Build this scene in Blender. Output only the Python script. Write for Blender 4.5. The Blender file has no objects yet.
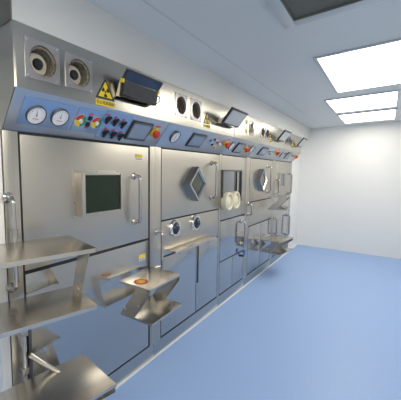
import bpy, bmesh, math, random
from mathutils import Vector, Matrix
random.seed(7)
SC = bpy.context.scene
COL = SC.collection
PI = math.pi

# ------------------------------------------------------------------ materials
def principled(name, color, rough=.5, metal=0., spec=None, coat=0.):
    m = bpy.data.materials.new(name); m.use_nodes = True
    b = m.node_tree.nodes['Principled BSDF']
    b.inputs['Base Color'].default_value = (*color, 1)
    b.inputs['Roughness'].default_value = rough
    b.inputs['Metallic'].default_value = metal
    if spec is not None: b.inputs['Specular IOR Level'].default_value = spec
    if coat: b.inputs['Coat Weight'].default_value = coat; b.inputs['Coat Roughness'].default_value = .05
    return m

def noise_onto(m, scale, lo, hi, socket='Roughness', stretch=(1, 1, 1), detail=3, bump=0., bumpscale=None):
    nt = m.node_tree; b = nt.nodes['Principled BSDF']
    tc = nt.nodes.new('ShaderNodeTexCoord'); mp = nt.nodes.new('ShaderNodeMapping')
    mp.inputs['Scale'].default_value = stretch
    nz = nt.nodes.new('ShaderNodeTexNoise'); nz.inputs['Scale'].default_value = scale; nz.inputs['Detail'].default_value = detail
    nt.links.new(tc.outputs['Object'], mp.inputs['Vector']); nt.links.new(mp.outputs['Vector'], nz.inputs['Vector'])
    if socket == 'Base Color':
        rp = nt.nodes.new('ShaderNodeValToRGB')
        rp.color_ramp.elements[0].position = .3; rp.color_ramp.elements[1].position = .7
        rp.color_ramp.elements[0].color = (*lo, 1); rp.color_ramp.elements[1].color = (*hi, 1)
        nt.links.new(nz.outputs['Fac'], rp.inputs['Fac']); nt.links.new(rp.outputs['Color'], b.inputs[socket])
    else:
        rm = nt.nodes.new('ShaderNodeMapRange'); rm.inputs['From Min'].default_value = .3; rm.inputs['From Max'].default_value = .7
        rm.inputs['To Min'].default_value = lo; rm.inputs['To Max'].default_value = hi
        nt.links.new(nz.outputs['Fac'], rm.inputs['Value']); nt.links.new(rm.outputs['Result'], b.inputs[socket])
    if bump:
        bp = nt.nodes.new('ShaderNodeBump'); bp.inputs['Strength'].default_value = bump; bp.inputs['Distance'].default_value = .002
        nt.links.new(nz.outputs['Fac'], bp.inputs['Height']); nt.links.new(bp.outputs['Normal'], b.inputs['Normal'])
    return m

M = {}
M['steel'] = noise_onto(principled('brushed_stainless', (.54, .515, .45), .3, 1.), 40, .20, .24, stretch=(.02, 1, 1.5))
M['door_steel'] = noise_onto(principled('satin_stainless', (.53, .497, .44), .34, 1.), 30, .31, .36, stretch=(1, 1, .08))
M['panel_steel'] = noise_onto(principled('panel_stainless', (.53, .55, .58), .3, 1.), 40, .3, .42, stretch=(.06, 1, 1.5))  # bluish base: the floor's blue reflection partly tinted into the steel
M['low_steel'] = noise_onto(principled('lower_stainless', (.49, .485, .47), .22, 1.), 30, .12, .17, stretch=(1, 1, .08))
M['tray_steel'] = noise_onto(principled('tray_stainless', (.62, .575, .51), .27, 1.), 25, .262, .274, stretch=(.05, 1, 1))
M['end_steel'] = principled('end_stainless', (.30, .29, .25), .42, 1.)
M['chrome'] = principled('polished_chrome', (.8, .79, .77), .1, 1.)
M['handle_steel'] = principled('handle_stainless', (.50, .485, .46), .16, 1.)
M['overlay'] = principled('blue_panel_overlay', (.34, .46, .64), .3, .8)
M['dark_steel'] = principled('dark_steel', (.16, .16, .17), .4, .8)
M['reflection_tinted_screen'] = principled('reflection_tinted_screen', (.45, .47, .50), .25, 0, .5)  # paleness imitates reflected room light, put into the base colour
M['gasket'] = principled('black_gasket', (.012, .012, .014), .6)
M['black'] = principled('black_plastic', (.015, .015, .017), .35)
M['gloss_black'] = principled('glossy_screen', (.012, .016, .03), .12, 0, .6)
M['blue_glass'] = principled('blue_black_glass', (.02, .035, .07), .1, 0, .6)
M['screen'] = principled('grey_blue_screen', (.27, .33, .42), .25, 0, .5)
M['lead_glass'] = principled('dark_lead_glass', (.008, .022, .010), .08, 0, .35)
M['pale_glass'] = principled('greenish_lead_glass', (.05, .07, .045), .08, 0, .7)
M['grey_pane'] = principled('grey_pane', (.2, .21, .23), .3, 0, .5)
M['acrylic'] = principled('smoky_acrylic', (.42, .40, .41), .2, .55, .6)
M['filter'] = noise_onto(principled('pleated_filter', (.3, .26, .19), .8), 60, (.10, .085, .065), (.28, .24, .18), 'Base Color')
M['filter_face'] = principled('filter_face', (.68, .63, .53), .6)
M['white_dial'] = principled('white_dial', (.82, .84, .86), .3)
M['red'] = principled('red_plastic', (.62, .03, .02), .35)
M['pink_red'] = principled('red_label', (.75, .08, .1), .5)
M['yellow'] = principled('yellow_plastic', (.85, .62, .02), .4)
M['green'] = principled('green_plastic', (.03, .3, .1), .4)
M['orange'] = principled('orange_sticker', (.9, .38, .05), .5)
M['brown_red'] = principled('dark_red_sticker', (.45, .07, .03), .5)
M['white_label'] = principled('white_label', (.75, .74, .7), .5)
M['bracket_plate'] = principled('bracket_steel', (.6, .55, .42), .4, .6)
M['latex'] = principled('cream_latex', (.82, .77, .6), .5)
M['latex_inner'] = principled('yellow_latex', (.62, .55, .34), .55)
M['blue_plastic'] = principled('blue_plastic', (.02, .12, .6), .35)
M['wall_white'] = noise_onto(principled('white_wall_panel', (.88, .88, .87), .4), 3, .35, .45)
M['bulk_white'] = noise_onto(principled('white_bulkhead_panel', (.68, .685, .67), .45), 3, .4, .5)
M['ceil'] = noise_onto(principled('ceiling_panel', (.74, .765, .77), .4), 3, .35, .45)
M['seam'] = principled('pale_sealant', (.62, .64, .65), .6)
M['white_trim'] = principled('white_sealant', (.88, .9, .92), .4)
M['alu'] = principled('aluminium_frame', (.62, .65, .66), .4, .3)
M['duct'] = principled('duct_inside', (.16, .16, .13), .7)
M['floor'] = principled('blue_vinyl', (.2, .4, .75), .4, 0, .35)
noise_onto(M['floor'], 140, (.27, .42, .74), (.37, .53, .86), 'Base Color', detail=2)
def emit(name, color, strength):
    m = bpy.data.materials.new(name); m.use_nodes = True; nt = m.node_tree
    nt.nodes.remove(nt.nodes['Principled BSDF'])
    e = nt.nodes.new('ShaderNodeEmission'); e.inputs['Color'].default_value = (*color, 1); e.inputs['Strength'].default_value = strength
    nt.links.new(e.outputs[0], nt.nodes['Material Output'].inputs[0]); return m
M['lamp'] = emit('lamp_diffuser', (1, .95, .84), 5.5)

# ------------------------------------------------------------------ helpers
ORG = {}
def link(o, parent=None):
    COL.objects.link(o)
    if parent is not None: o.parent = parent
    return o

def thing(name, label, cat, loc, group=None):
    o = bpy.data.objects.new(name, None); o.empty_display_size = .05
    link(o); o.location = loc; o['label'] = label; o['category'] = cat
    if group: o['group'] = group
    ORG[o.name] = Vector(loc); return o

class Frame:
    """a local basis: u along the bank, v up the panel, n out of it"""
    def __init__(s, o, u, v):
        s.o = Vector(o); s.u = Vector(u).normalized(); s.v = Vector(v).normalized(); s.n = s.u.cross(s.v)
    def __call__(s, a, b, c=0.): return s.o + s.u * a + s.v * b + s.n * c

WALL = 1.385
FY = 1.243                                   # canopy front
FRONT = Frame((0, WALL, 0), (1, 0, 0), (0, 0, 1))       # u = X, v = Z
CAN = Frame((0, FY, 0), (1, 0, 0), (0, 0, 1))
P0, P1 = Vector((0, WALL, 1.70)), Vector((0, FY, 1.865))
PLEN = (P1 - P0).length
PAN = Frame(P0, (1, 0, 0), P1 - P0)          # v 0..PLEN up the sloping control panel
WORLD = Frame((0, 0, 0), (1, 0, 0), (0, 1, 0))          # n = Z

class B:
    def __init__(s, fr=WORLD): s.bm = bmesh.new(); s.f = fr
    def box(s, a0, a1, b0, b1, c0, c1, bev=0., seg=2):
        t = bmesh.new(); vs = [t.verts.new(s.f(a, b, c)) for a in (a0, a1) for b in (b0, b1) for c in (c0, c1)]
        for q in ((0, 1, 3, 2), (4, 6, 7, 5), (0, 4, 5, 1), (2, 3, 7, 6), (0, 2, 6, 4), (1, 5, 7, 3)): t.faces.new([vs[i] for i in q])
        if bev: bmesh.ops.bevel(t, geom=list(t.edges), offset=bev, segments=seg, profile=.6, affect='EDGES')
        s._merge(t); return s
    def _merge(s, t):
        mp = {v: s.bm.verts.new(v.co) for v in t.verts}
        for f in t.faces:
            try: s.bm.faces.new([mp[v] for v in f.verts])
            except ValueError: pass
        t.free()
    def lathe(s, u, v, prof, seg=28, n=0.):
        """prof: list of (radius, height along n)"""
        rings = []
        for r, h in prof:
            if r < 1e-6: rings.append([s.bm.verts.new(s.f(u, v, n + h))])
            else: rings.append([s.bm.verts.new(s.f(u + r * math.cos(2 * PI * k / seg), v + r * math.sin(2 * PI * k / seg), n + h)) for k in range(seg)])
        for A, C in zip(rings, rings[1:]):
            for k in range(seg):
                q = []
                for x in ((A, k), (A, k + 1), (C, k + 1), (C, k)):
                    w = x[0][x[1] % len(x[0])]
                    if w not in q: q.append(w)
                if len(q) > 2: s.bm.faces.new(q)
        return s
    def cyl(s, u, v, r, n0, n1, seg=24, bev=0.):
        b = min(bev, r * .5)
        p = [(0, n0), (r, n0), (r, n1 - b), (r - b, n1), (0, n1)] if b else [(0, n0), (r, n0), (r, n1), (0, n1)]
        return s.lathe(u, v, p, seg)
    def prism(s, pts, n0, n1):
        lo = [s.bm.verts.new(s.f(a, b, n0)) for a, b in pts]; hi = [s.bm.verts.new(s.f(a, b, n1)) for a, b in pts]
        s.bm.faces.new(hi); s.bm.faces.new(lo[::-1]); k = len(pts)
        for i in range(k): s.bm.faces.new([lo[i], lo[(i + 1) % k], hi[(i + 1) % k], hi[i]])
        return s
    def sector(s, u, v, r0, r1, a0, a1, n0, n1, seg=10):
        a = [a0 + (a1 - a0) * k / seg for k in range(seg + 1)]
        out = [(u + r1 * math.cos(t), v + r1 * math.sin(t)) for t in a]
        inn = [(u + r0 * math.cos(t), v + r0 * math.sin(t)) for t in reversed(a)] if r0 else [(u, v)]
        return s.prism(out + inn, n0, n1)
    def plate_hole(s, u0, u1, v0, v1, cu, cv, r, n0, n1, seg=32):
        """rectangular plate with a round hole"""
        def edge(t):
            c, q = math.cos(t), math.sin(t); k = 1e9
            if c > 1e-9: k = min(k, (u1 - cu) / c)
            if c < -1e-9: k = min(k, (u0 - cu) / c)
            if q > 1e-9: k = min(k, (v1 - cv) / q)
            if q < -1e-9: k = min(k, (v0 - cv) / q)
            return cu + c * k, cv + q * k
        ang = sorted(set([2 * PI * k / seg for k in range(seg)] + [math.atan2(b - cv, a - cu) % (2 * PI) for a in (u0, u1) for b in (v0, v1)]))
        L = []
        for n in (n1, n0):
            L.append([s.bm.verts.new(s.f(*edge(t), n)) for t in ang]); L.append([s.bm.verts.new(s.f(cu + r * math.cos(t), cv + r * math.sin(t), n)) for t in ang])
        k = len(ang)
        for i in range(k):
            j = (i + 1) % k
            s.bm.faces.new([L[0][i], L[0][j], L[1][j], L[1][i]]); s.bm.faces.new([L[1][i], L[1][j], L[3][j], L[3][i]])
            s.bm.faces.new([L[2][j], L[2][i], L[3][i], L[3][j]]); s.bm.faces.new([L[0][j], L[0][i], L[2][i], L[2][j]])
        return s
    def rings(s, outlines, close=True):
        """bridge a list of equal-length point loops given in frame coords; caps both ends"""
        R = [[s.bm.verts.new(s.f(*p)) for p in o] for o in outlines]; k = len(R[0])
        for A, C in zip(R, R[1:]):
            for i in range(k): s.bm.faces.new([A[i], A[(i + 1) % k], C[(i + 1) % k], C[i]])
        if close: s.bm.faces.new(R[0][::-1]); s.bm.faces.new(R[-1])
        return s
    def tube(s, pts, r, seg=12, frame=True):
        P = [s.f(*p) if frame else Vector(p) for p in pts]; R = []
        up = None
        for i, p in enumerate(P):
            d = (P[min(i + 1, len(P) - 1)] - P[max(i - 1, 0)]).normalized()
            if up is None: up = d.orthogonal().normalized()
            up = (up - d * up.dot(d)).normalized(); w = d.cross(up)
            R.append([s.bm.verts.new(p + (up * math.cos(2 * PI * k / seg) + w * math.sin(2 * PI * k / seg)) * r) for k in range(seg)])
        for A, C in zip(R, R[1:]):
            for k in range(seg): s.bm.faces.new([A[k], A[(k + 1) % seg], C[(k + 1) % seg], C[k]])
        s.bm.faces.new(R[0][::-1]); s.bm.faces.new(R[-1]); return s
    def sheet(s, pts, thick):
        """a folded sheet: pts = list of (left point, right point) world pairs, thickened"""
        return s
    def build(s, name, mat, parent=None, label=None, smooth=True):
        bmesh.ops.recalc_face_normals(s.bm, faces=list(s.bm.faces))
        me = bpy.data.meshes.new(name)
        org = ORG[parent.name] if parent is not None else Vector((0, 0, 0))
        s.bm.transform(Matrix.Translation(-org)); s.bm.to_mesh(me); s.bm.free()
        me.materials.append(M[mat] if isinstance(mat, str) else mat)
        if smooth:
            me.shade_smooth(); me.set_sharp_from_angle(angle=math.radians(32))
        o = bpy.data.objects.new(name, me); link(o, parent); ORG[o.name] = org
        if label: o['label'] = label
        return o

def struct(name, b, mat):
    o = b.build(name, mat); o['kind'] = 'structure'; return o

def d_path(u, v0, v1, out, cr=.03, n0=0., k=6):
    pts = [(u, v0, n0)]
    for i in range(k + 1):
        a = PI / 2 * i / k; pts.append((u, v0 + cr * (1 - math.cos(a)), out - cr + cr * math.sin(a)))
    for i in range(k + 1):
        a = PI / 2 * i / k; pts.append((u, v1 - cr * (1 - math.sin(a)), out - cr + cr * math.cos(a)))
    return pts + [(u, v1, n0)]

def d_handle(parent, u, v0, v1, out=.06, r=.0125, n0=.0, name='handle', fr=FRONT, label='polished chrome handle', collar=None):
    b = B(fr); b.tube(d_path(u, v0, v1, out, n0=n0), r)
    for v in (v0, v1): b.lathe(u, v, [(0, n0), (.026, n0), (.026, n0 + .006), (.017, n0 + .014), (0, n0 + .014)], 18)
    if collar: b.tube([(u, collar - .02, out), (u, collar + .02, out)], r * 1.6)
    return b.build(name, 'handle_steel', parent, label)

def text_mesh(body, size, fr, u, v, n, parent, name, mat, label=None, depth=.0006):
    cu = bpy.data.curves.new(name, 'FONT'); cu.body = body; cu.size = size; cu.align_x = 'CENTER'; cu.align_y = 'CENTER'; cu.extrude = depth
    tmp = bpy.data.objects.new('tmp', cu); COL.objects.link(tmp)
    dg = bpy.context.evaluated_depsgraph_get(); me = bpy.data.meshes.new_from_object(tmp.evaluated_get(dg))
    bpy.data.objects.remove(tmp); bpy.data.curves.remove(cu)
    org = ORG[parent.name]
    for w in me.vertices: w.co = fr(u + w.co.x, v + w.co.y, n + w.co.z) - org
    me.name = name; me.materials.clear(); me.materials.append(M[mat])
    o = bpy.data.objects.new(name, me); link(o, parent); ORG[o.name] = org
    if label: o['label'] = label
    return o

# ------------------------------------------------------------------ room
XA, XE, YR, CZ = .62, 6.6, -.8, 2.38
struct('floor', B().box(-2.6, XE + .1, YR - .1, 2.6, -.1, 0), 'floor')
struct('ceiling', B().box(-2.6, XE + .1, YR - .1, 2.6, CZ, CZ + .1), 'ceil')
struct('wall_right', B().box(-2.6, XE + .1, YR - .1, YR, 0, CZ), 'wall_white')
struct('wall_end', B().box(XE, XE + .1, YR, 2.5, 0, CZ), 'wall_white')
struct('wall_near', B().box(-2.6, -2.5, YR, 2.5, 0, CZ), 'wall_white')
struct('wall_back', B().box(-2.5, XE, 2.3, 2.4, 0, CZ), 'wall_white')
# white partition that closes the bank off on the near side, below the hoods, and the strip past the last unit
struct('wall_left', B().box(XA - .045, XA - .003, WALL + .012, 2.3, 0, 1.698), 'wall_white')
struct('wall_far', B().box(5.853, XE, WALL + .03, WALL + .1, 0, CZ), 'wall_white')
# boxed white bulkhead between hoods and ceiling, with its steel end closure
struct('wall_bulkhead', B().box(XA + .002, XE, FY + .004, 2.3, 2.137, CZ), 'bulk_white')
struct('trim_1', B().box(XA - .004, XA + .002, FY + .006, 2.3, 2.137, CZ), 'end_steel')
# ceiling joint running along the bank, and cross joints
struct('trim_2', B().box(-2.5, XE, 1.018, 1.026, CZ - .0015, CZ + .001), 'seam')
struct('baseboard_left', B().box(XA, XE, WALL - .005, WALL + .03, 0, .008), 'white_trim')

# ceiling return-air vent near the camera, right of centre
v = thing('ceiling_vent', 'grey framed open air vent in the ceiling at the top right', 'vent', (1.6, .23, CZ))
b = B()
x0, x1, y0, y1, fw = 1.33, 1.93, -.07, .53, .062
for q in ((x0, x1, y0, y0 + fw), (x0, x1, y1 - fw, y1), (x0, x0 + fw, y0 + fw, y1 - fw), (x1 - fw, x1, y0 + fw, y1 - fw)): b.box(*q, CZ - .022, CZ - .0005, .003)
b.build('frame', 'alu', v)
b = B()
for q in ((x0 + fw, x1 - fw, y0 + fw, y0 + fw + .006), (x0 + fw, x1 - fw, y1 - fw - .006, y1 - fw), (x0 + fw, x0 + fw + .006, y0 + fw, y1 - fw), (x1 - fw - .006, x1 - fw, y0 + fw, y1 - fw)): b.box(*q, CZ - .018, CZ - .0005)
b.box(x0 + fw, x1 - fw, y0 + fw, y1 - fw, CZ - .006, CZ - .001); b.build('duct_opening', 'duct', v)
LIGHTS = [(3.2, .14, .6, .33, 'square white ceiling panel light beyond the grey air vent'),
          (4.6, .3, .45, .33, 'added ceiling fill panel, middle one of those past the grey air vent'),  # extra panel, added to brighten the far units and walls
          (5.75, .3, .45, .33, 'white ceiling panel light nearest the far end wall'),
          (.35, -.06, .6, .4, 'added ceiling fill panel on the near side of the grey air vent'),  # added out of view to light the nearest unit and trays
          (-.95, .1, .5, .4, 'added ceiling fill panel farthest from the far end wall')]  # added behind the camera as fill for the near end
for cx, cy, hx, hy, lab in LIGHTS:
    t = thing('ceiling_light', lab, 'ceiling light', (cx, cy, CZ), 'flush panel lights in the corridor ceiling')
    b = B(); w = .025
    for q in ((cx - hx - w, cx + hx + w, cy - hy - w, cy - hy), (cx - hx - w, cx + hx + w, cy + hy, cy + hy + w), (cx - hx - w, cx - hx, cy - hy, cy + hy), (cx + hx, cx + hx + w, cy - hy, cy + hy)): b.box(*q, CZ - .012, CZ - .0005, .002)
    b.build('frame', 'alu', t)
    B().box(cx - hx, cx + hx, cy - hy, cy + hy, CZ - .008, CZ - .0015).build('diffuser', 'lamp', t)

# ------------------------------------------------------------------ hot cell pieces
def body(t, X0, X1, strips):
    """dark gasket slab behind thin front strips; strips = list of (u0,u1,v0,v1)"""
    B().box(X0 + .002, X1 - .002, 1.42, 2.25, .10, 1.698).build('carcass', 'dark_steel', t)
    B().box(X0 + .02, X1 - .02, 1.388, 1.42, .125, 1.698).build('gasket', 'gasket', t, 'black rubber gasket around the doors')
    for q in strips: B(FRONT).box(*q, -.017, 0, .0015).build('stile', 'door_steel', t)
    B().box(X0 + .001, X1 - .001, WALL + .006, 1.46, .012, .122, .001).build('plinth', 'low_steel', t)

def canopy(t, X0, X1, holes):
    b = B(); bm = b.bm; ch = .007; top, kn, bot = 2.134, 1.865, 1.70
    us = sorted({X0 + ch, X1 - ch} | {h[0] for h in holes} | {h[1] for h in holes}); vs = sorted({kn, top} | {h[2] for h in holes} | {h[3] for h in holes})
    V = {(i, j): bm.verts.new((u, FY, v)) for i, u in enumerate(us) for j, v in enumerate(vs)}
    for i in range(len(us) - 1):
        for j in range(len(vs) - 1):
            cu, cv = (us[i] + us[i + 1]) / 2, (vs[j] + vs[j + 1]) / 2
            if any(h[0] < cu < h[1] and h[2] < cv < h[3] for h in holes): continue
            bm.faces.new([V[i, j], V[i + 1, j], V[i + 1, j + 1], V[i, j + 1]])
    for X, Xi, ii in ((X0, X0 + ch, 0), (X1, X1 - ch, len(us) - 1)):
        a = bm.verts.new((X, FY + ch, top)); c = bm.verts.new((X, FY + ch, kn)); d = bm.verts.new((X, WALL, bot)); e = bm.verts.new((X, 2.25, bot)); g = bm.verts.new((X, 2.25, top))
        bm.faces.new([a, c, d, e, g])
        col = [V[ii, j] for j in range(len(vs))]
        bm.faces.new([c] + col + [a])
    tv = [bm.verts.new((x, y, top)) for x, y in ((X0, FY + ch), (X1, FY + ch), (X1, 2.25), (X0, 2.25))]; bm.faces.new(tv)
    o = b.build('hood', 'steel', t, None, False)
    # control panel slab
    B(PAN).box(X0 + .002, X1 - .002, .0, PLEN, -.012, 0., .0015).build('control_panel', 'panel_steel', t)
    return o

def vent(t, u, v, s):
    p = B(CAN).plate_hole(u - s, u + s, v - s, v + s, u, v, s * .80, 0, .004).build('vent_cover', 'acrylic', t, 'smoky square vent cover plate with a round opening')
    r = s * .80
    pr = []
    for k in range(6):
        d = .004 - .0175 * k; pr += [(r, d), (r * .99, d - .010), (r * .84, d - .012), (r * .84, d - .016)]
    B(CAN).lathe(u, v, pr + [(r * .84, -.105)], 40).build('filter_ring', 'filter', p)
    B(CAN).lathe(u, v, [(r * .86, -.1045), (r * .80, -.070), (r * .74, -.052), (r * .32, -.044)], 36).build('filter_face', 'filter_face', p)
    B(CAN).lathe(u, v, [(r * .38, -.1), (r * .38, -.040), (r * .33, -.034), (r * .15, -.034), (r * .1, -.037), (0, -.037)], 30).build('fan_hub', 'black', p)
    if u < 3:
        for a in (-1, 1):
            for c in (-1, 1): B(CAN).cyl(u + a * s * .87, v + c * s * .87, s * .06, .004, .008, 12, .001).build('screw', 'chrome', p)

def trefoil(b, u, v, r, n0, n1):
    b.cyl(u, v, r * .2, n0, n1, 16)
    for k in range(3):
        a = PI / 2 + PI / 3 + k * 2 * PI / 3
        b.sector(u, v, r * .3, r, a - PI / 6, a + PI / 6, n0, n1)

def rad_sign(t, u, v, w, h, strip=True):
    """triangle with base centre (u, v)"""
    def tri(k, n0, n1, name, mat, par, label=None):
        cx, cy = u, v + h * .36
        pts = [(u - w / 2, v), (u + w / 2, v), (u, v + h)]
        b = B(CAN); b.prism([(cx + (a - cx) * k, cy + (c - cy) * k) for a, c in pts], n0, n1); return b.build(name, mat, par, label)
    p = tri(1, 0, .002, 'warning_sign', 'black', t, 'black edged yellow triangular radiation sign')
    tri(.76, .002, .0026, 'yellow_field', 'yellow', p)
    b = B(CAN); trefoil(b, u, v + h * .35, h * .25, .0026, .0032); b.build('trefoil', 'black', p)
    if strip:
        q = B(CAN).box(u - w / 2, u + w / 2, v - h * .34, v - h * .06, 0, .002).build('caption_strip', 'yellow', t, 'yellow strip with black characters under the sign')
        text_mesh('当心电离辐射', w * .165, CAN, u, v - h * .2, .0022, q, 'caption', 'black')

def gauge(t, u, v, r, rot=.5):
    p = B(PAN).lathe(u, v, [(0, 0), (r, 0), (r, .012), (r * .96, .016), (r * .90, .016), (r * .88, .010), (0, .010)], 36).build('pressure_gauge', 'dark_steel', t, 'round white faced pressure gauge in a dark bezel')
    B(PAN).cyl(u, v, r * .89, .010, .0115, 32).build('dial', 'white_dial', p)
    b = B(PAN)
    for k in range(13):
        a = PI * (1.12 - 1.24 * k / 12); L = .12 if k % 3 == 0 else .07
        c, q = math.cos(a), math.sin(a); w = .012 * r
        p0, p1 = r * (.72 - L), r * .72
        b.prism([(u + c * p0 - q * w, v + q * p0 + c * w), (u + c * p0 + q * w, v + q * p0 - c * w), (u + c * p1 + q * w, v + q * p1 - c * w), (u + c * p1 - q * w, v + q * p1 + c * w)], .0115, .0119)
    b.build('scale_marks', 'black', p)
    b = B(PAN); a = PI * rot; c, q = math.cos(a), math.sin(a)
    b.prism([(u - q * r * .03, v + c * r * .03), (u + q * r * .03, v - c * r * .03), (u + c * r * .62, v + q * r * .62)], .0125, .0132); b.cyl(u, v, r * .07, .0115, .0136, 12)
    b.build('needle', 'black', p)
    B(PAN).box(u - r * .3, u + r * .3, v - r * .42, v - r * .34, .0115, .0119).build('red_mark', 'pink_red', p)

def pie(t, u, v, r):
    p = B(PAN).cyl(u, v, r, 0, .005, 32).build('selector_dial', 'white_label', t, 'round green, red and yellow selector dial')
    B(PAN).sector(u, v, r * .25, r * .98, PI * 1.0, PI * 1.55, .005, .0058).build('yellow_sector', 'yellow', p)
    B(PAN).sector(u, v, r * .25, r * .98, -PI * .42, PI * .38, .005, .0058).build('green_sector', 'green', p)
    B(PAN).sector(u, v, r * .25, r * .98, PI * .4, PI * .98, .005, .0058).build('red_sector', 'red', p)
    b = B(PAN); b.cyl(u, v, r * .34, .005, .016, 20, .002); b.box(u - r * .07, u + r * .07, v - r * .3, v + r * .3, .016, .022, .001); b.build('knob', 'white_label', p)

def toggle(t, u, v, s=.0155):
    b = B(PAN); b.cyl(u, v, s, 0, .010, 20, .002)
    k = s * .42; L = s * 1.75
    f2 = Frame(PAN(u, v, .010), PAN.u * .93 - PAN.v * .37, PAN.v * .93 + PAN.u * .37); b.f = f2
    b.box(-k, k, -L, L, 0, .014, .002)
    p = b.build('selector_switch', 'black', t)
    B(PAN).box(u - s * 1.3, u + s * .3, v + s * 1.5, v + s * 2.2, .0015, .0035).build('switch_label', 'pink_red', p, 'small red switch label')

def touchscreen(t, u0, u1, v0, v1):
    p = B(PAN).box(u0, u1, v0, v1, 0, .010, .003).build('touch_panel', 'black', t, 'black framed control touch screen')
    bw = (u1 - u0) * .09
    B(PAN).box(u0 + bw * .3, u1 - bw * .3, v0 + bw * .3, v1 - bw * .3, .010, .0115, .0005).build('bezel', 'dark_steel', p)
    B(PAN).box(u0 + bw, u1 - bw, v0 + bw, v1 - bw, .0115, .0125).build('screen', 'screen', p)

def estop(t, u, v, r=.030):
    p = B(PAN).cyl(u, v, r * 1.25, 0, .004, 28, .001).build('emergency_stop', 'yellow', t, 'yellow collared emergency stop')
    B(PAN).lathe(u, v, [(r * .55, .004), (r * .55, .018), (r * .95, .020), (r, .028), (r * .85, .036), (r * .4, .040), (0, .040)], 28).build('mushroom_button', 'red', p)
    B(PAN).box(u - r * .9, u + r * .9, v + r * 1.45, v + r * 1.95, 0, .001).build('stop_label', 'pink_red', p)

def stub(t, u, v, r, mat):
    p = B(PAN).cyl(u, v, r * 1.2, 0, .004, 18, .001).build('push_button', 'chrome', t)
    B(PAN).cyl(u, v, r, .004, .014, 18, .003).build('button_cap', mat, p)

def diamond_window(t, u, v, h, out=.075):
    def loop(k, n): return [(u - h * k, v, n), (u, v - h * k, n), (u + h * k, v, n), (u, v + h * k, n)]
    p = B(FRONT).rings([loop(1.0, 0), loop(1.0, out - .004), loop(.98, out), loop(.86, out), loop(.76, out - .014), loop(.76, out - .024)], close=False).build('viewing_window', 'low_steel', t, 'raised diamond shaped window with polished edge', smooth=False)
    B(FRONT).rings([loop(.78, out - .026), loop(.78, out - .018)]).build('glass', 'pale_glass', p, smooth=False)

def sticker(t, u0, u1, v0, v1, n=.0):
    p = B(FRONT).box(u0, u1, v0, v1, n, n + .001).build('sticker', 'white_label', t, 'small yellow and white sticker')
    B(FRONT).box(u0, u1, (v0 + v1) / 2, v1, n + .001, n + .0014).build('yellow_band', 'yellow', p)
    b = B(FRONT); w = (u1 - u0); hh = v1 - v0
    for k in range(3): b.box(u0 + w * (.12 + .29 * k), u0 + w * (.28 + .29 * k), v0 + hh * .14, v0 + hh * .34, n + .001, n + .0014)
    b.build('print', 'black', p)

def door(t, u0, u1, v0, v1, mat, name='door', th=.016):
    return B(FRONT).box(u0, u1, v0, v1, -.016, th - .016 + .001, .003).build(name, mat, t)

# ------------------------------------------------------------------ unit 1
U = [.62, 1.75, 2.89, 3.65, 4.75, 5.85]
G = 'stainless steel hot cells in one bank'
def cell(k, label): return thing('hot_cell', label, 'hot cell', (U[k], WALL, 0), G)

t = cell(0, 'nearest steel hot cell, with a dark square window and two round fan vents above')
X0, X1 = U[0], U[1]
body(t, X0, X1, [(X0, .692, .125, 1.698), (1.694, X1, .125, 1.698)])
vs = [(.752, 2.002, .085), (.953, 2.004, .083)]
canopy(t, X0, X1, [(c[0] - c[2] * .93, c[0] + c[2] * .93, c[1] - c[2] * .93, c[1] + c[2] * .93) for c in vs])
for c in vs: vent(t, *c)
rad_sign(t, 1.128, 1.908, .138, .112)
# gauge plate + selector plate + switch plate
gp = B(PAN).box(.672, .95, PLEN * .2, PLEN * .86, 0, .005, .001).build('gauge_plate', 'overlay', t)
gauge(t, .75, PLEN * .48, .051, .55); gauge(t, .876, PLEN * .52, .05, .5)
B(PAN).box(.966, 1.145, PLEN * .2, PLEN * .88, 0, .003, .001).build('selector_plate', 'overlay', t)
B(PAN).box(1.152, 1.372, PLEN * .1, PLEN * .95, 0, .003, .001).build('switch_plate', 'overlay', t)
pie(t, 1.004, PLEN * .52, .037); pie(t, 1.115, PLEN * .53, .037)
for uu, vv in ((1.058, .63), (1.061, .45)):
    q = B(PAN).box(uu - .011, uu + .011, vv * PLEN - .012, vv * PLEN + .012, 0, .012, .003).build('push_button', 'black', t)
    dv = .02 if vv > .5 else -.026
    B(PAN).box(uu - .013, uu + .013, vv * PLEN + dv, vv * PLEN + dv + .009, 0, .0055).build('button_label', 'pink_red', q, 'small red button label')
for uu, vv in ((1.178, .70), (1.243, .67), (1.312, .64), (1.208, .28), (1.275, .27), (1.345, .24)): toggle(t, uu, vv * PLEN)
touchscreen(t, 1.39, 1.592, PLEN * .17, PLEN * .82)
estop(t, 1.655, PLEN * .53)
d = door(t, .702, 1.674, 1.008, 1.686, 'door_steel', 'upper_door')
d_handle(d, 1.517, 1.155, 1.478, .058, n0=.0)
sticker(d, 1.53, 1.606, 1.588, 1.632, .0015)
# raised square window
wu0, wu1, wv0, wv1 = .992, 1.358, 1.238, 1.515
w = B(FRONT).box(wu0, wu1, wv0, wv1, 0, .004, .001).box(wu0 + .022, wu1 - .022, wv0 + .014, wv1 - .014, .004, .03, .002).build('viewing_window', 'door_steel', t, 'raised steel window housing with bolted flange')
for uu, vv in [(a, c) for a in (wu0 + .011, (wu0 + wu1) / 2, wu1 - .011) for c in (wv0 + .007, wv1 - .007)] + [(a, c) for a in (wu0 + .011, wu1 - .011) for c in (1.33, 1.42)]:
    B(FRONT).cyl(uu, vv, .0045, .004, .007, 10, .001).build('bolt', 'steel', w)
b = B(FRONT); f0, f1, g0, g1 = wu0 + .022, wu1 - .022, wv0 + .014, wv1 - .014
for q in ((f0, f0 + .028, g0, g1), (f1 - .012, f1, g0, g1), (f0 + .028, f1 - .012, g0, g0 + .016), (f0 + .028, f1 - .012, g1 - .014, g1)): b.box(*q, .03, .062, .002)
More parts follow.
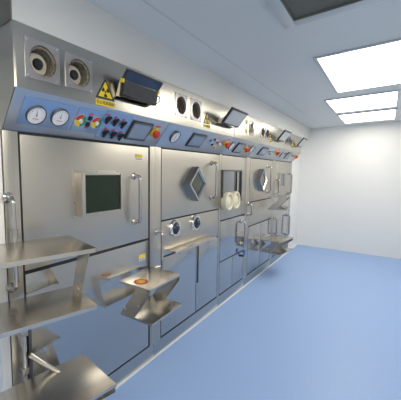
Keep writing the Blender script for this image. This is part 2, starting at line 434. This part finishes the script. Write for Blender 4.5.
b.build('frame', 'door_steel', w)
B(FRONT).box(f0 + .028, f1 - .012, g0 + .016, g1 - .014, .034, .050).build('glass', 'lead_glass', w, 'near black lead glass pane')
d = door(t, .702, 1.674, .142, .990, 'low_steel', 'lower_door')
sticker(d, 1.565, 1.635, .85, .897, .0015)
d_handle(t, .632, .945, 1.384, .050, .011, name='pivot_bar', label='chrome vertical pivot bar at the near edge', collar=1.215)
# lower hinge post
b = B(FRONT)
b.tube([(.66, .26, .045), (.66, .76, .045)], .011)
for vv in (.30, .52, .72): b.box(.645, .675, vv - .018, vv + .018, 0, .058, .003)
b.build('hinge_post', 'handle_steel', t, 'chrome hinge post beside the lower door')
b = B(FRONT).box(.700, .716, .2, .78, .001, .014, .001)
for vv in (.28, .45, .62): b.cyl(.708, vv, .005, .014, .018, 10)
b.build('hinge_strip', 'dark_steel', d)

# ------------------------------------------------------------------ unit 2
t = cell(1, 'steel hot cell with diamond window, right of the one with the square window')
X0, X1 = U[1], U[2]
body(t, X0, X1, [(X0, 1.832, .125, 1.698), (2.862, X1, .125, 1.698)])
vs = [(1.893, 2.01, .083), (2.115, 2.008, .083)]
canopy(t, X0, X1, [(c[0] - c[2] * .93, c[0] + c[2] * .93, c[1] - c[2] * .93, c[1] + c[2] * .93) for c in vs])
for c in vs: vent(t, *c)
rad_sign(t, 2.30, 1.925, .12, .10)
gauge(t, 1.908, PLEN * .52, .052, .6)
touchscreen(t, 2.13, 2.36, PLEN * .2, PLEN * .82)
for uu, vv, mm in ((2.47, .62, 'blue_plastic'), (2.53, .72, 'black'), (2.55, .45, 'black'), (2.62, .6, 'red'), (2.63, .35, 'yellow'), (2.70, .5, 'white_label')): stub(t, uu, vv * PLEN, .013, mm)
estop(t, 2.82, PLEN * .58, .03)
d = door(t, 1.84, 2.854, 1.122, 1.688, 'door_steel', 'upper_door')
d_handle(d, 2.675, 1.25, 1.60, .06)
sticker(d, 2.74, 2.80, 1.61, 1.64, .0015)
diamond_window(t, 2.30, 1.402, .155)
B(FRONT).box(1.84, 2.854, .822, 1.108, -.016, 0, .003).build('middle_panel', 'door_steel', t)
for uu in (2.01, 2.36):
    p = B(FRONT).lathe(uu, 1.035, [(.052, 0), (.072, 0), (.072, .018), (.064, .028), (.052, .028), (.050, .010)], 32).build('ball_port', 'chrome', t, 'round chrome port with a glossy ball')
    B(FRONT).lathe(uu, 1.035, [(.05 * math.cos(a * PI / 16), .006 + .05 * math.sin(a * PI / 16)) for a in range(0, 9)], 28).build('ball', 'blue_glass', p)
for a, c in ((1.84, 2.396), (2.404, 2.854)):
    d = door(t, a, c, .145, .808, 'low_steel', 'lower_door')
    if a > 2: B(FRONT).box(2.42, 2.438, .43, .80, .0012, .006, .001).build('pull_slot', 'gasket', d, 'dark upright pull slot')
d_handle(t, 1.775, .735, 1.04, .06, .010, name='pivot_bar', label='chrome vertical pivot bar between the first two cells')

# ------------------------------------------------------------------ unit 3
t = cell(2, 'narrow steel glove box cell with two cream glove ports and a grey window')
X0, X1 = U[2], U[3]
body(t, X0, X1, [(X0, 2.905, .125, 1.698), (3.61, X1, .125, 1.698)])
canopy(t, X0, X1, [])
for vv in (2.06, 1.965):
    p = B(CAN).box(3.17, 3.24, vv - .028, vv + .028, 0, .002).build('warning_label', 'yellow', t, 'yellow warning label')
    B(CAN).prism([(3.188, vv - .018), (3.222, vv - .018), (3.205, vv + .018)], .002, .0026).build('symbol', 'black', p)
b = B(CAN); b.box(3.30, 3.42, 1.93, 2.09, 0, .004, .001).box(3.34, 3.38, 1.96, 2.06, .004, .03, .004); b.build('access_plate', 'steel', t)
gauge(t, 2.965, PLEN * .55, .05, .45)
touchscreen(t, 3.08, 3.29, PLEN * .2, PLEN * .8)
estop(t, 3.385, PLEN * .5, .03); gauge(t, 3.54, PLEN * .58, .05, .6)
p = B(FRONT).box(2.912, 3.602, .985, 1.688, -.016, 0, .003).build('upper_panel', 'door_steel', t)
b = B(FRONT)
for q in ((2.915, 2.925, 1.16, 1.535), (3.425, 3.44, 1.16, 1.535), (2.925, 3.425, 1.16, 1.175), (2.925, 3.425, 1.52, 1.535)): b.box(*q, 0, .02, .002)
w = b.build('viewing_window', 'dark_steel', t, 'dark framed window half covered by a grey pane')
B(FRONT).box(2.925, 3.425, 1.175, 1.52, .001, .006).build('glass', 'gloss_black', w)
B(FRONT).box(2.925, 3.215, 1.175, 1.52, .007, .014, .001).build('sliding_pane', 'grey_pane', w)
B(FRONT).box(3.30, 3.335, 1.175, 1.515, .007, .018, .003).build('window_bar', 'steel', w)
for uu in (3.0, 3.195):
    p = B(FRONT).lathe(uu, 1.19, [(.094, .0), (.097, .02), (.102, .055), (.098, .064), (.085, .068), (.076, .058)], 36).build('glove_port', 'latex', t, 'cream rubber glove port ring')
    B(FRONT).lathe(uu, 1.19, [(.077, .059), (.070, .052), (.062, .048), (.052, .051)], 32).build('cuff_fold', 'latex_inner', p)
    B(FRONT).lathe(uu, 1.19, [(.053, .050), (.046, .056), (.03, .060), (0, .061)], 32).build('glove_pouch', 'latex', p)
d = door(t, 2.912, 3.602, .52, .97, 'low_steel', 'drawer_front')
d_handle(d, 3.49, .62, .9, .055)
for a, c in ((2.912, 3.253), (3.261, 3.602)): door(t, a, c, .145, .508, 'low_steel', 'lower_door')
p = B(FRONT).cyl(3.53, .455, .014, 0, .03, 16).build('valve', 'black', t, 'small valve with a blue lever')
B(FRONT).box(3.512, 3.548, .462, .53, .03, .044, .004).build('lever', 'blue_plastic', p)

# ------------------------------------------------------------------ unit 4
t = cell(3, 'steel hot cell with diamond window, just past the cream glove ports')
X0, X1 = U[3], U[4]
body(t, X0, X1, [(X0, 3.735, .125, 1.698), (4.70, X1, .125, 1.698)])
vs = [(3.755, 2.01, .07), (3.925, 2.01, .07)]
canopy(t, X0, X1, [(c[0] - c[2] * .93, c[0] + c[2] * .93, c[1] - c[2] * .93, c[1] + c[2] * .93) for c in vs])
for c in vs: vent(t, *c)
rad_sign(t, 4.06, 1.935, .12, .10)
touchscreen(t, 3.85, 4.10, PLEN * .25, PLEN * .84)
for uu, vv, mm in ((4.22, .6, 'black'), (4.30, .45, 'black'), (4.36, .65, 'green')): stub(t, uu, vv * PLEN, .014, mm)
estop(t, 4.56, PLEN * .62, .032)
d = door(t, 3.743, 4.692, 1.122, 1.688, 'door_steel', 'upper_door')
d_handle(d, 4.43, 1.22, 1.59, .06)
diamond_window(t, 4.08, 1.402, .155)
B(FRONT).box(3.743, 4.692, .80, 1.108, -.016, 0, .003).build('middle_panel', 'door_steel', t)
for a, c in ((3.743, 4.213), (4.221, 4.692)): door(t, a, c, .145, .785, 'low_steel', 'lower_door')
d_handle(t, 3.70, .96, 1.10, .055, name='pivot_bar', label='short chrome pivot bar past the glove ports')

# ------------------------------------------------------------------ unit 5
t = cell(4, 'farthest steel hot cell, with a small grey rectangular window beside the white end wall')
X0, X1 = U[4], U[5]
body(t, X0, X1, [(X0, 4.83, .125, 1.698), (5.80, X1, .125, 1.698)])
vs = [(4.87, 2.01, .07), (5.04, 2.01, .07)]
canopy(t, X0, X1, [(c[0] - c[2] * .93, c[0] + c[2] * .93, c[1] - c[2] * .93, c[1] + c[2] * .93) for c in vs])
for c in vs: vent(t, *c)
rad_sign(t, 5.19, 1.935, .12, .10)
touchscreen(t, 5.1, 5.36, PLEN * .25, PLEN * .84)
gauge(t, 4.86, PLEN * .55, .05, .5)
for uu, vv, mm in ((4.98, .7, 'black'), (5.46, .6, 'black'), (5.54, .45, 'white_label')): stub(t, uu, vv * PLEN, .016, mm)
estop(t, 5.72, PLEN * .6, .034)
d = door(t, 4.838, 5.792, 1.122, 1.688, 'door_steel', 'upper_door')
d_handle(d, 5.62, 1.14, 1.485, .06); d_handle(d, 4.885, 1.18, 1.40, .05)
b = B(FRONT)
for q in ((5.0, 5.02, 1.27, 1.50), (5.27, 5.29, 1.27, 1.50), (5.02, 5.27, 1.27, 1.285), (5.02, 5.27, 1.485, 1.50)): b.box(*q, 0, .03, .002)
w = b.build('viewing_window', 'steel', t)
B(FRONT).box(5.02, 5.27, 1.285, 1.485, .004, .016).build('glass', 'grey_pane', w, 'grey glass pane')
d = B(FRONT).box(4.838, 5.792, .30, 1.108, -.016, 0, .003).build('middle_door', 'low_steel', t)
d_handle(d, 4.80 + .05, .52, .775, .05, label='black and chrome ring handle'); d_handle(d, 5.62, .38, .74, .055)
door(t, 4.838, 5.792, .145, .288, 'low_steel', 'lower_door')

# ------------------------------------------------------------------ monitors hanging from the hoods
def monitor(X0, X1, label, prof, light=False):
    """prof: (Y, Z) from the foot of the screen to its top"""
    t = thing('monitor', label, 'monitor', ((X0 + X1) / 2, prof[0][0] + .02, prof[0][1]), 'screens tilted out of the hoods')
    (ya, za), (yb, zb), (yc, zc) = prof
    def seg(p, q):
        return Frame((0, p[0], p[1]), (1, 0, 0), (0, q[0] - p[0], q[1] - p[1])), math.hypot(q[0] - p[0], q[1] - p[1])
    f1, l1 = seg(prof[0], prof[1]); f2, l2 = seg(prof[1], prof[2])
    b = B(f1).box(X0, X1, 0, l1, -.016, 0, .002); b.f = f2; b.box(X0, X1, 0, l2, -.016, 0, .002)
    h = b.build('housing', 'black', t)
    m = .012
    if light:
        b = B(f1).box(X0 + m * 2.4, X1 - m * .6, m, l1, 0, .0012); b.f = f2; b.box(X0 + m * 2.4, X1 - m * .6, 0, l2 - m * 1.6, 0, .0012)
        b.build('screen', 'reflection_tinted_screen', t)
    else:
        B(f1).box(X0 + m, X1 - m, m, l1 - .003, 0, .0012).build('keyboard_panel', 'gloss_black', t)
        B(f2).box(X0 + m * .5, X1 - m * .5, .004, l2 - m * .5, 0, .0012).build('screen', 'blue_glass', t)
        for xx in (X0, X1):
            B(f1).box(xx - .008, xx + .008, l1 - .016, l1 + .006, -.014, .006, .002).build('hinge_clip', 'yellow', t, 'yellow hinge clip')
        B(WORLD).tube([(X1 - .02, yb + .02, zb - .02), (X1 + .025, yb + .01, zb - .025), (X1 + .035, yb + .015, zb - .05), (X1 + .005, yb + .03, zb - .075)], .004, 8).build('cable', 'black', t)
    # slim arms behind the screen carry it off the hood
    for xx in (X0 + .003, X1 - .015):
        b = B(); b.rings([[(x, FY - .0005, za + .01), (x, ya + .017, za), (x, yb + .018, zb), (x, yb + .03, zb)] for x in (xx, xx + .012)])
        b.build('arm', 'bracket_plate', t, 'pale metal arm')
    return t
monitor(1.205, 1.53, 'black flip-out screen beside the largest yellow radiation sign', [(1.197, 1.935), (1.180, 2.022), (1.140, 2.068)])
monitor(2.49, 2.86, 'grey tilted screen in black frame, above second emergency stop from the left', [(1.19, 1.95), (1.14, 2.015), (1.09, 2.075)], True)
monitor(4.24, 4.56, 'small tilted screen on the hood above the second diamond window', [(1.2, 1.95), (1.15, 2.015), (1.10, 2.075)], True)
monitor(5.36, 5.66, 'small tilted screen on the farthest hood by the end wall', [(1.2, 1.95), (1.15, 2.015), (1.10, 2.075)], True)

# ------------------------------------------------------------------ trays
TG = 'swing-out steel trays in front of the cells'
def link_tray(label, corner, ang, w, dep, z, low, low_corner=None, low_w=None, low_dep=None, arm=None, dot=False, link=(.0, .46, .52, 1.0), kink=.045, lip=.014):
    """two plates joined by forward-leaning end links. corner = back right (x, y) of the upper plate; the plates run to -X and towards the camera.
    link = depths (fractions) of the link's foot back / front and head back / front"""
    c, s = math.cos(ang), math.sin(ang)
    u = Vector((-c, -s, 0)); v = Vector((s, -c, 0))          # u to the left, v towards the camera, n up
    lc = low_corner or corner; lw = low_w or w; ld = low_dep or dep
    fr = Frame((corner[0], corner[1], 0), u, v); fl = Frame((lc[0], lc[1], 0), u, v)
    t = thing('swing_tray', label, 'tray', fr(w / 2, dep / 2, low), TG)
    for nm, F, W, D, zz in (('upper_plate', fr, w, dep, z), ('lower_plate', fl, lw, ld, low)):
        b = B(F).box(0, W, 0, D, zz - .005, zz, .0015)
        for q in ((0, W, D - .004, D), (0, .004, 0, D), (W - .004, W, 0, D)): b.box(*q, zz - lip, zz - .004)
        p = b.build(nm, 'tray_steel', t)
    for a, side in ((.002, 0), (w - .005, 1)):
        la = a if not side else lw - .005
        fb, ff, hb, hf = link
        P = [fl(la, ld * fb, low), fl(la, ld * ff, low), fr(a, dep * hf - .006, z - kink), fr(a, dep * hf - .006, z - .0045), fr(a, dep * hb, z - .0045), fr(a, dep * hb, z - kink)]
        b = B(); L = [b.bm.verts.new(p) for p in P]; R = [b.bm.verts.new(p + u * .003) for p in P]
        b.bm.faces.new(L); b.bm.faces.new(R[::-1])
        for k in range(6): b.bm.faces.new([L[k], L[(k + 1) % 6], R[(k + 1) % 6], R[k]])
        b.build('link_plate', 'tray_steel', t)
    if dot:
        q = B(fr).cyl(w * .80, dep * .50, .047, z, z + .001, 28).build('round_sticker', 'brown_red', t, 'round dark red sticker')
        B(fr).cyl(w * .80, dep * .50, .031, z + .001, z + .0014, 28).build('orange_disc', 'orange', q)
        B(fr).cyl(w * .80, dep * .50, .011, z + .0014, z + .0018, 20).build('yellow_centre', 'yellow', q)
    if arm: b = B(); b.tube(arm, .014); b.build('arm', 'steel', t)
    return t
R_ = math.radians
link_tray('small two-tier tray with round red sticker, below the first diamond-window cell', (1.672, 1.352), R_(2), .36, .258, .79, .585, low_corner=(1.66, 1.325), arm=[(1.62, 1.335, .772), (1.70, 1.348, .772), (1.757, 1.34, .772)], dot=True)
link_tray('lowest near tray, cut off by the bottom edge', (.946, 1.255), R_(-8), .44, .315, .5, .3, arm=[(.678, 1.328, .6), (.74, 1.29, .53), (.79, 1.22, .482)])
link_tray('upper of two small far trays, at mid height right of the glove ports', (4.64, 1.345), R_(8), .46, .24, 1.175, 1.0)
link_tray('lower of two small far trays, nearest the end of the blue floor', (4.66, 1.33), R_(-6), .46, .3, .55, .38)
link_tray('big two-tier tray in the left foreground, slanted panel between tiers', (.878, 1.262), R_(-14), .58, .322, 1.18, .885, low_corner=(.926, 1.301), low_w=.62, low_dep=.295, link=(.02, .42, .46, .84), kink=.02, lip=.018)

# narrow ledge below the ball ports
t = thing('ledge', 'narrow steel ledge under the round ports of the first diamond-window cell', 'shelf', (2.25, 1.345, .86))
B().box(1.90, 2.62, 1.285, 1.384, .862, .868, .001).box(1.90, 2.62, 1.285, 1.289, .846, .863, .001).build('shelf_plate', 'tray_steel', t)
for xx in (2.0, 2.5): B().box(xx, xx + .006, 1.31, 1.384, .826, .8625).build('bracket', 'steel', t)

# ------------------------------------------------------------------ world, camera, colour
w = bpy.data.worlds.new('World'); SC.world = w; w.use_nodes = True
w.node_tree.nodes['Background'].inputs[0].default_value = (.8, .85, .9, 1); w.node_tree.nodes['Background'].inputs[1].default_value = .05
f = 290.; vp = (388, 173)
d = Vector(((vp[0] - 150) / f, (200 - vp[1]) / f, 1)).normalized()
pt = math.atan2(d[1], d[2]); yaw = math.atan2(d[0], math.hypot(d[1], d[2]))
H = Vector((math.cos(yaw), math.sin(yaw), 0)); Rt = Vector((math.sin(yaw), -math.cos(yaw), 0)); Z = Vector((0, 0, 1))
Fw = math.cos(pt) * H - math.sin(pt) * Z; Up = math.sin(pt) * H + math.cos(pt) * Z
cd = bpy.data.cameras.new('Camera'); cam = bpy.data.objects.new('Camera', cd); COL.objects.link(cam)
mt = Matrix((Rt, Up, -Fw)).transposed().to_4x4(); mt.translation = (0, 0, 1.5); cam.matrix_world = mt
cd.sensor_width = 36; cd.sensor_fit = 'HORIZONTAL'; cd.lens = f / 401 * 36; cd.shift_x = (200.5 - 150) / 401; cd.clip_start = .02
SC.camera = cam
SC.view_settings.view_transform = 'Standard'; SC.view_settings.look = 'None'; SC.view_settings.gamma = 1; SC.view_settings.exposure = .5
